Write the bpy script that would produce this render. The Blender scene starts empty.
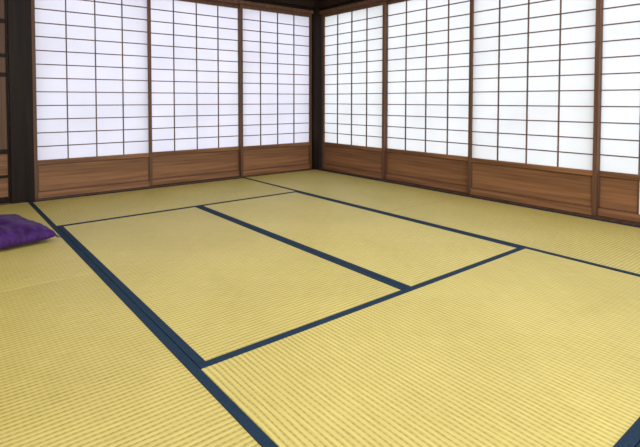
import bpy, bmesh, math, random
from mathutils import Vector, Matrix, noise
random.seed(3)
sc=bpy.context.scene
try:
    sc.view_settings.view_transform='Standard'
except Exception as e: print(e)

# ---------------------------------------------------------------- materials
def s2l(c):
    return tuple(((v/255)/12.92 if v/255<=.04045 else ((v/255+.055)/1.055)**2.4) for v in c)+(1,)
def new_mat(name):
    m=bpy.data.materials.new(name); m.use_nodes=True
    nt=m.node_tree; nt.nodes.clear()
    out=nt.nodes.new('ShaderNodeOutputMaterial')
    return m,nt,out
def N(nt,t,**k):
    n=nt.nodes.new(t)
    for a,b in k.items(): setattr(n,a,b)
    return n
def wood(name,c1,c2,scale=1.0,rough=.55,axis='X',bump=.15,spec=.4):
    m,nt,out=new_mat(name); L=nt.links
    tc=N(nt,'ShaderNodeTexCoord'); mp=N(nt,'ShaderNodeMapping')
    sx=[40,40,40]; sx['XYZ'.index(axis)]=1.6
    mp.inputs['Scale'].default_value=[v*scale for v in sx]
    L.new(tc.outputs['Object'],mp.inputs['Vector'])
    no=N(nt,'ShaderNodeTexNoise'); no.inputs['Scale'].default_value=1.0; no.inputs['Detail'].default_value=6; no.inputs['Distortion'].default_value=.3
    L.new(mp.outputs[0],no.inputs['Vector'])
    cr=N(nt,'ShaderNodeValToRGB'); cr.color_ramp.elements[0].position=.3; cr.color_ramp.elements[1].position=.7
    cr.color_ramp.elements[0].color=s2l(c1); cr.color_ramp.elements[1].color=s2l(c2)
    L.new(no.outputs['Fac'],cr.inputs[0])
    p=N(nt,'ShaderNodeBsdfPrincipled'); p.inputs['Roughness'].default_value=rough; p.inputs['Specular IOR Level'].default_value=spec
    L.new(cr.outputs[0],p.inputs['Base Color'])
    b=N(nt,'ShaderNodeBump'); b.inputs['Strength'].default_value=bump; b.inputs['Distance'].default_value=.002
    L.new(no.outputs['Fac'],b.inputs['Height']); L.new(b.outputs[0],p.inputs['Normal'])
    L.new(p.outputs[0],out.inputs[0]); return m

M_board_x=wood('cedar_board',(102,68,45),(154,110,76),axis='X',bump=.06)
M_rail=wood('shoji_frame_wood',(80,54,40),(110,78,57),axis='Z')
M_kumiko=wood('kumiko_wood',(86,64,60),(114,88,82),axis='Z')
M_dark=wood('dark_post_wood',(20,14,12),(38,27,22),axis='Z',rough=.5,spec=.15)
M_beam=wood('dark_beam_wood',(30,21,17),(50,36,28),axis='X',rough=.5,spec=.2)
M_sill=wood('sill_wood',(60,40,28),(90,62,42),axis='X')
M_ceil=wood('ceiling_cedar',(150,118,82),(186,150,108),axis='X')

def paper(name,col):
    m,nt,out=new_mat(name); L=nt.links
    tc=N(nt,'ShaderNodeTexCoord')
    no=N(nt,'ShaderNodeTexNoise'); no.inputs['Scale'].default_value=2.2; no.inputs['Detail'].default_value=2  # soft patches of outside light and shade painted into the paper colour
    L.new(tc.outputs['Object'],no.inputs['Vector'])
    fi=N(nt,'ShaderNodeTexNoise'); fi.inputs['Scale'].default_value=90; fi.inputs['Detail'].default_value=4
    L.new(tc.outputs['Object'],fi.inputs['Vector'])
    mx=N(nt,'ShaderNodeMath',operation='MULTIPLY_ADD'); mx.inputs[1].default_value=.25
    L.new(fi.outputs['Fac'],mx.inputs[0]); L.new(no.outputs['Fac'],mx.inputs[2])
    cr=N(nt,'ShaderNodeValToRGB'); cr.color_ramp.elements[0].position=.4; cr.color_ramp.elements[1].position=.8
    a=s2l(col); cr.color_ramp.elements[0].color=tuple(v*.90 for v in a[:3])+(1,); cr.color_ramp.elements[1].color=a
    L.new(mx.outputs[0],cr.inputs[0])
    t=N(nt,'ShaderNodeBsdfTranslucent'); d=N(nt,'ShaderNodeBsdfDiffuse'); ms=N(nt,'ShaderNodeMixShader'); ms.inputs[0].default_value=.2
    L.new(cr.outputs[0],t.inputs[0]); L.new(cr.outputs[0],d.inputs[0])
    L.new(t.outputs[0],ms.inputs[1]); L.new(d.outputs[0],ms.inputs[2]); L.new(ms.outputs[0],out.inputs[0])
    return m
M_paperL=paper('shoji_paper_cool_light',(222,221,236))  # cooler light on the back wall, mixed into its paper colour
M_paperR=paper('shoji_paper',(231,234,238))  # whiter light on the right wall, put into its paper colour

def tatami():
    m,nt,out=new_mat('tatami_rush'); L=nt.links
    tc=N(nt,'ShaderNodeTexCoord'); sp=N(nt,'ShaderNodeSeparateXYZ'); L.new(tc.outputs['Object'],sp.inputs[0])
    def sine(sock,per,ph=0):
        a=N(nt,'ShaderNodeMath',operation='MULTIPLY'); a.inputs[1].default_value=2*math.pi/per; L.new(sock,a.inputs[0])
        b=N(nt,'ShaderNodeMath',operation='SINE'); L.new(a.outputs[0],b.inputs[0]); return b.outputs[0]
    def op(o,x,y):
        n=N(nt,'ShaderNodeMath',operation=o)
        for i,v in enumerate((x,y)):
            if isinstance(v,(int,float)): n.inputs[i].default_value=v
            else: L.new(v,n.inputs[i])
        return n.outputs[0]
    wn=N(nt,'ShaderNodeTexNoise'); wn.inputs['Scale'].default_value=6; L.new(tc.outputs['Object'],wn.inputs['Vector'])
    wob=op('MULTIPLY',wn.outputs['Fac'],.006)
    y=op('ADD',sp.outputs['Y'],wob)
    s1=sine(y,.0175)
    ridge=op('MULTIPLY',op('ADD',s1,1.0),.5)
    s2=sine(sp.outputs['X'],.018)
    dots=op('MULTIPLY',op('ADD',s2,1.0),.5)
    mp=N(nt,'ShaderNodeMapping'); mp.inputs['Scale'].default_value=(14,240,1); L.new(tc.outputs['Object'],mp.inputs['Vector'])
    st=N(nt,'ShaderNodeTexNoise'); st.inputs['Scale'].default_value=1; st.inputs['Detail'].default_value=3; L.new(mp.outputs[0],st.inputs['Vector'])
    big=N(nt,'ShaderNodeTexNoise'); big.inputs['Scale'].default_value=2.0; big.inputs['Detail'].default_value=3; L.new(tc.outputs['Object'],big.inputs['Vector'])
    groove=op('POWER',op('SUBTRACT',1.0,ridge),2.0)
    fac=op('SUBTRACT',.85,op('MULTIPLY',groove,.42))
    fac=op('SUBTRACT',fac,op('MULTIPLY',op('MULTIPLY',dots,groove),.24))
    fac=op('ADD',fac,op('MULTIPLY',op('SUBTRACT',st.outputs['Fac'],.5),.9))
    fac=op('ADD',fac,op('MULTIPLY',op('SUBTRACT',big.outputs['Fac'],.5),.45))
    oi=N(nt,'ShaderNodeObjectInfo')
    fac=op('ADD',fac,op('MULTIPLY',op('SUBTRACT',oi.outputs['Random'],.5),.16))
    cr=N(nt,'ShaderNodeValToRGB'); cr.color_ramp.elements[0].position=0; cr.color_ramp.elements[1].position=1
    cr.color_ramp.elements[0].color=s2l((148,134,64)); cr.color_ramp.elements[1].color=s2l((213,201,124))
    L.new(fac,cr.inputs[0])
    p=N(nt,'ShaderNodeBsdfPrincipled'); p.inputs['Roughness'].default_value=.46
    p.inputs['Specular IOR Level'].default_value=.42
    L.new(cr.outputs[0],p.inputs['Base Color'])
    b=N(nt,'ShaderNodeBump'); b.inputs['Strength'].default_value=.28; b.inputs['Distance'].default_value=.0023
    h=op('ADD',ridge,op('MULTIPLY',st.outputs['Fac'],.3))
    L.new(h,b.inputs['Height']); L.new(b.outputs[0],p.inputs['Normal'])
    L.new(p.outputs[0],out.inputs[0]); return m
M_tat=tatami()

def cloth(name,c1,c2,scale,rough=.8,sheen=0,bump=.3):
    m,nt,out=new_mat(name); L=nt.links
    tc=N(nt,'ShaderNodeTexCoord'); no=N(nt,'ShaderNodeTexNoise'); no.inputs['Scale'].default_value=scale; no.inputs['Detail'].default_value=4
    L.new(tc.outputs['Object'],no.inputs['Vector'])
    cr=N(nt,'ShaderNodeValToRGB'); cr.color_ramp.elements[0].position=.35; cr.color_ramp.elements[1].position=.65
    cr.color_ramp.elements[0].color=s2l(c1); cr.color_ramp.elements[1].color=s2l(c2)
    L.new(no.outputs['Fac'],cr.inputs[0])
    p=N(nt,'ShaderNodeBsdfPrincipled'); p.inputs['Roughness'].default_value=rough
    p.inputs['Sheen Weight'].default_value=sheen; p.inputs['Specular IOR Level'].default_value=.25
    L.new(cr.outputs[0],p.inputs['Base Color'])
    b=N(nt,'ShaderNodeBump'); b.inputs['Strength'].default_value=bump; b.inputs['Distance'].default_value=.001
    L.new(no.outputs['Fac'],b.inputs['Height']); L.new(b.outputs[0],p.inputs['Normal'])
    L.new(p.outputs[0],out.inputs[0]); return m
M_heri=cloth('tatami_border_cloth',(15,38,60),(27,54,80),300,.85)
M_purple=cloth('purple_silk',(40,8,72),(68,24,108),22,.6,.05,.6)
M_plaster=cloth('plaster',(196,184,160),(206,194,170),60,.9)
M_slab=wood('subfloor_wood',(90,70,50),(110,88,64))
M_ground=cloth('pale_gravel',(190,188,182),(214,212,206),30,.95)

# ---------------------------------------------------------------- mesh helpers
class B:
    def __init__(s): s.bm=bmesh.new(); s.mats=[]
    def mi(s,m):
        if m not in s.mats: s.mats.append(m)
        return s.mats.index(m)
    def box(s,x0,x1,y0,y1,z0,z1,m):
        i=s.mi(m)
        v=[s.bm.verts.new((x,y,z)) for z in (z0,z1) for y in (y0,y1) for x in (x0,x1)]
        for f in ((0,2,3,1),(4,5,7,6),(0,1,5,4),(2,6,7,3),(0,4,6,2),(1,3,7,5)):
            fc=s.bm.faces.new([v[k] for k in f]); fc.material_index=i
    def quad(s,pts,m):
        f=s.bm.faces.new([s.bm.verts.new(p) for p in pts]); f.material_index=s.mi(m)
    def obj(s,name,loc=(0,0,0),rz=0,bevel=0,parent=None):
        me=bpy.data.meshes.new(name); s.bm.normal_update(); s.bm.to_mesh(me); s.bm.free()
        for m in s.mats: me.materials.append(m)
        o=bpy.data.objects.new(name,me); sc.collection.objects.link(o)
        o.location=loc; o.rotation_euler=(0,0,rz)
        if bevel:
            b=o.modifiers.new('bevel','BEVEL'); b.width=bevel; b.segments=2; b.limit_method='ANGLE'
        if parent: o.parent=parent
        return o
def empty(name,loc=(0,0,0),rz=0):
    o=bpy.data.objects.new(name,None); sc.collection.objects.link(o); o.location=loc; o.rotation_euler=(0,0,rz); o.empty_display_size=.1; return o

BW=4.286   # back shoji plane (y)
RW=3.568   # right shoji plane (x)
PB=.318    # bottom of the paper
PT=1.742   # top of the paper
ZS=1.778   # top of the shoji screen

# ---------------------------------------------------------------- tatami mats
G=.0012
def mat(x0,x1,y0,y1):
    lx,ly=x1-x0,y1-y0
    along_x = lx>ly
    W,Ln=(ly,lx) if along_x else (lx,ly)
    w,l=W/2-G,Ln/2-G
    b=B()
    b.box(-w+.002,w-.002,-l,l,-.05,0,M_tat)
    hw=.030
    for s in (-1,1):
        a0,a1=sorted((s*w,s*(w-hw)))
        b.box(a0,a1,-l-.0003,l+.0003,-.048,.0022,M_heri)
    b.obj('tatami_mat',((x0+x1)/2,(y0+y1)/2,0),math.pi/2 if along_x else 0,bevel=.0012)
A=[-.330,.621,1.588,2.532,3.535]
F=1.320
mat(A[1],A[3],3.304,4.262)
mat(A[1],A[2],F,3.304)
mat(A[2],A[3],F,3.304)
mat(A[1],A[3],.385,F)
mat(A[1],A[3],-.57,.385)
mat(A[1],A[3],-1.53,-.57)
mat(A[3],A[4],2.315,4.262)
mat(A[3],A[4],.36,2.315)
mat(A[3],A[4],-1.53,.36)
mat(A[0],A[1],2.325,4.262)
mat(A[0],A[1],.375,2.325)
mat(A[0],A[1],-1.53,.375)
mat(A[0]-.95,A[0],2.325,4.262)
mat(A[0]-.95,A[0],.375,2.325)
mat(A[0]-.95,A[0],-1.53,.375)
b=B(); b.box(-1.4,RW+.2,-1.7,BW+.2,-.12,-.051,M_slab); b.obj('floor')
b=B(); b.quad([(-14,-14,-.5),(16,-14,-.5),(16,16,-.5),(-14,16,-.5)],M_ground); b.obj('garden_ground')

# ---------------------------------------------------------------- shoji screens
def shoji(width,loc,rz,paperm,board,cols=4,rows=13,slit=None):
    """local x along wall, room side = -y, width centred"""
    r=empty('shoji_screen',loc,rz)
    h=width/2; st=.028; d0,d1=-.030,0.0
    b=B()
    b.box(-h,-h+st,d0,d1,.012,ZS+.01,M_rail); b.box(h-st,h,d0,d1,.012,ZS+.01,M_rail)
    b.obj('stiles',bevel=.002,parent=r)
    b=B()
    b.box(-h+st,h-st,d0+.002,d1-.002,PT,ZS+.01,M_rail)
    b.box(-h+st,h-st,d0+.002,d1-.002,PB-.034,PB,board)
    b.box(-h+st,h-st,d0+.002,d1-.002,.012,.062,board)
    b.obj('rails',bevel=.002,parent=r)
    b=B()
    segs=[(-h+st,h-st)] if slit is None else [(-h+st,slit[0]),(slit[1],h-st)]
    for x0,x1 in segs:
        b.box(x0,x1,d0+.014,d1-.008,.06,PB-.03,board)
        b.box(x0,x1,d0+.008,d0+.016,.062,.070,M_rail); b.box(x0,x1,d0+.008,d0+.016,PB-.042,PB-.034,M_rail)
        b.box(x0,x0+.008,d0+.008,d0+.016,.062,PB-.034,M_rail); b.box(x1-.008,x1,d0+.008,d0+.016,.062,PB-.034,M_rail)
    b.obj('lower_board',bevel=.0015,parent=r)
    b=B(); k=.0039
    for i in range(1,cols):
        x=-h+st+(2*h-2*st)*i/cols
        b.box(x-k,x+k,d0+.006,d0+.018,PB,PT,M_kumiko)
    for j in range(1,rows):
        z=PB+(PT-PB)*j/rows
        b.box(-h+st,h-st,d0+.007,d0+.019,z-k,z+k,M_kumiko)
    b.obj('lattice',parent=r)
    b=B(); b.quad([(-h+st*.5,d0+.0195,PB-.01),(h-st*.5,d0+.0195,PB-.01),(h-st*.5,d0+.0195,PT+.01),(-h+st*.5,d0+.0195,PT+.01)],paperm)
    if slit is not None:
        b.quad([(slit[0],d0+.0195,.06),(slit[1],d0+.0195,.06),(slit[1],d0+.0195,PB-.03),(slit[0],d0+.0195,PB-.03)],paperm)
    b.obj('paper',parent=r)
    return r
xs=[.642,1.588,2.550,3.478]
for i in range(3):
    ov=.014
    shoji(xs[i+1]-xs[i]+2*ov-(.014 if i in(0,2) else 0),((xs[i]+xs[i+1])/2+(.007 if i==0 else -.007 if i==2 else 0),BW+.03+(.034 if i%2 else 0),0),0,M_paperL,M_board_x)
ys=[4.213,3.277,2.308,1.353,.40,-.55,-1.50]
for i in range(6):
    c=(ys[i]+ys[i+1])/2; w=ys[i]-ys[i+1]+(.014 if i==0 else .028)
    # rz=-90deg : local x -> -y ; local -y (room side) -> -x
    if i==5: c+=.016
    shoji(w,(RW+.03+(.034 if i%2 else 0),c-(.007 if i==0 else 0),0),-math.pi/2,M_paperR,M_board_x,slit=((-.229,-.20) if i==3 else None))

# sills & lintels
b=B(); b.box(.62,RW+.10,BW-.020,BW+.09,-.05,.010,M_sill); b.obj('trim_1',bevel=.002)
b=B(); b.box(RW-.030,RW+.09,-1.6,BW-.022,-.05,.010,M_sill); b.obj('trim_2',bevel=.002)
b=B(); b.box(.62,RW+.10,BW-.028,BW+.09,ZS,ZS+.035,M_rail); b.box(.62,RW+.10,BW-.012,BW+.085,ZS+.035,ZS+.07,M_dark); b.box(.55,RW+.10,BW-.045,BW+.09,ZS+.07,ZS+.18,M_beam); b.obj('trim_3',bevel=.002)
b=B(); b.box(RW-.028,RW+.09,-1.6,BW-.03,ZS,ZS+.035,M_rail); b.box(RW-.012,RW+.085,-1.6,BW-.03,ZS+.035,ZS+.07,M_dark); b.box(RW-.045,RW+.09,-1.6,BW-.05,ZS+.07,ZS+.18,M_beam); b.obj('trim_4',bevel=.002)
# walls above
b=B(); b.box(-1.4,RW+.10,BW+.02,BW+.08,ZS+.18,2.5,M_plaster); b.obj('wall_back')
b=B(); b.box(RW+.02,RW+.08,-1.6,BW+.02,ZS+.18,2.5,M_plaster); b.obj('wall_right')
b=B(); b.box(-1.40,-1.32,-1.6,BW+.02,-.05,2.5,M_plaster); b.obj('wall_left')
# ceiling with battens
b=B(); b.box(-1.4,RW+.1,-1.6,BW+.1,2.5,2.53,M_ceil)
for i in range(12):
    y=-1.4+i*.5; b.box(-1.32,RW+.02,y-.015,y+.015,2.47,2.5,M_sill)
b.obj('ceiling')
# posts
b=B(); b.box(3.479,RW+.09,BW-.050,BW+.10,-.05,2.5,M_dark); b.obj('corner_post',bevel=.004)
b=B(); b.box(.482,.641,BW-.022,BW+.10,-.05,2.5,M_dark); b.obj('wooden_post',bevel=.004)
b=B(); b.box(RW-.03,RW+.09,-1.62,-1.51,-.05,2.5,M_dark); b.obj('veranda_post',bevel=.004)

# closet sliding door left of the post
r=empty('door_1',(0.0,BW+.04,0))
b=B(); X0,X1=-.48,.480
b.box(X0,X0+.05,-.03,0,.01,ZS,M_dark); b.box(X1-.012,X1,-.03,0,.01,ZS,M_dark)
for z0,z1 in ((.01,.05),(.20,.22),(.385,.42),(.98,1.01),(1.13,1.155),(1.39,1.42),(ZS-.04,ZS)): b.box(X0+.05,X1-.012,-.03,0,z0,z1,M_dark)
for x in (-.2,.12): b.box(x-.015,x+.015,-.029,0,.05,ZS-.04,M_dark)
b.obj('frame',bevel=.002,parent=r)
b=B(); b.box(X0+.04,X1-.01,-.014,-.004,.04,.40,M_board_x); b.box(X0+.04,X1-.01,-.014,-.004,.40,ZS-.03,M_rail); b.obj('panel_boards',parent=r)
b=B(); b.box(-1.32,.48,BW-.02,BW+.09,-.05,.008,M_sill); b.obj('trim_5',bevel=.002)
b=B(); b.box(-1.32,.48,BW-.03,BW+.09,ZS,ZS+.18,M_beam); b.obj('trim_6',bevel=.002)
b=B(); b.box(-1.32,-.48,BW+.0,BW+.06,.008,ZS,M_plaster); b.obj('wall_closet')

# ---------------------------------------------------------------- zabuton cushion
def cushion(loc,rz,S=.59,H=.108):
    bm=bmesh.new(); n=60
    def P(u,v,top):
        x=u*S/2*(1-.05*(1-v*v)); y=v*S/2*(1-.05*(1-u*u))
        e=max(0,(1-u**4))*max(0,(1-v**4)); e=e**.38
        rr=math.hypot(u,v)
        if top:
            z=e*H
            z-=.036*math.exp(-(rr/.18)**2)
            th=math.atan2(v,u)
            z+=.011*math.sin(th*8+noise.noise(Vector((u*2,v*2,0)))*3)*math.exp(-((rr-.45)/.3)**2)
            ed=max(abs(u),abs(v))
            z+=.006*math.sin((u if abs(v)>abs(u) else v)*34+noise.noise(Vector((u*4,v*4,7)))*4)*math.exp(-((ed-.86)/.10)**2)
            z+=.016*noise.noise(Vector((u*2.6,v*2.6,1.3)))*e
            z=H*.34+z*.66
        else:
            z=H*.34-e*H*.34
        return (x,y,z)
    for top in (True,False):
        g=[[bm.verts.new(P(-1+2*i/n,-1+2*j/n,top)) for j in range(n+1)] for i in range(n+1)]
        for i in range(n):
            for j in range(n):
                q=[g[i][j],g[i+1][j],g[i+1][j+1],g[i][j+1]]
                if not top: q.reverse()
                bm.faces.new(q)
    bmesh.ops.remove_doubles(bm,verts=bm.verts,dist=.0004)
    for f in bm.faces: f.smooth=True
    me=bpy.data.meshes.new('floor_cushion'); bm.to_mesh(me); bm.free(); me.materials.append(M_purple)
    r=empty('floor_cushion',loc,rz)
    o=bpy.data.objects.new('cover',me); sc.collection.objects.link(o); o.parent=r
    b=B()
    def tuft(x,y,z,dx,dy):
        for k in range(9):
            a=k/9*2*math.pi; rr=.004
            px,py=x+rr*math.cos(a),y+rr*math.sin(a)
            ex,ey=px+dx+.006*math.cos(a),py+dy+.006*math.sin(a)
            w=.0012
            z1=z*.6 if dx or dy else z+.012
            b.quad([(px-w,py-w,z),(px+w,py+w,z),(ex+w,ey+w,z1),(ex-w,ey-w,z1)],M_purple)
    tuft(0,0,H*.80,0,0)
    for sx in(-1,1):
        for sy in(-1,1): tuft(sx*S/2*.98,sy*S/2*.98,H*.34,sx*.012,sy*.012)
    b.obj('tassels',parent=r)
cushion((.205,3.185,.0025),math.radians(12))

# ---------------------------------------------------------------- light
w=bpy.data.worlds.new('World'); sc.world=w; w.use_nodes=True
bg=w.node_tree.nodes['Background']; bg.inputs[0].default_value=(.95,.97,1.0,1); bg.inputs[1].default_value=1.85
def area(name,loc,rot,sx,sy,p,col=(1,1,1)):
    l=bpy.data.lights.new(name,'AREA'); l.shape='RECTANGLE'; l.size=sx; l.size_y=sy; l.energy=p; l.color=col
    o=bpy.data.objects.new(name,l); sc.collection.objects.link(o); o.location=loc; o.rotation_euler=rot; return o
area('overhead_fill',(1.1,.9,2.42),(0,0,0),3.0,3.0,72,(1,.98,.92))  # added unseen fill light under the ceiling, brightens the floor
area('garden_daylight',(.6,-2.2,1.5),(math.radians(80),0,math.radians(0)),4.0,2.0,55,(1,.97,.92))

# ---------------------------------------------------------------- camera
cd=bpy.data.cameras.new('camera'); co=bpy.data.objects.new('camera',cd); sc.collection.objects.link(co); sc.camera=co
p=2.0; f=480.6*math.cos(math.radians(p)); cy=100+f*math.tan(math.radians(p))
cd.sensor_width=36; cd.lens=f/640*36; cd.shift_x=21/640; cd.shift_y=-(223.5-cy)/640
co.location=(0,0,.8); co.rotation_euler=(math.radians(90-p),0,-math.radians(37.52)); cd.clip_start=.02
print('done')
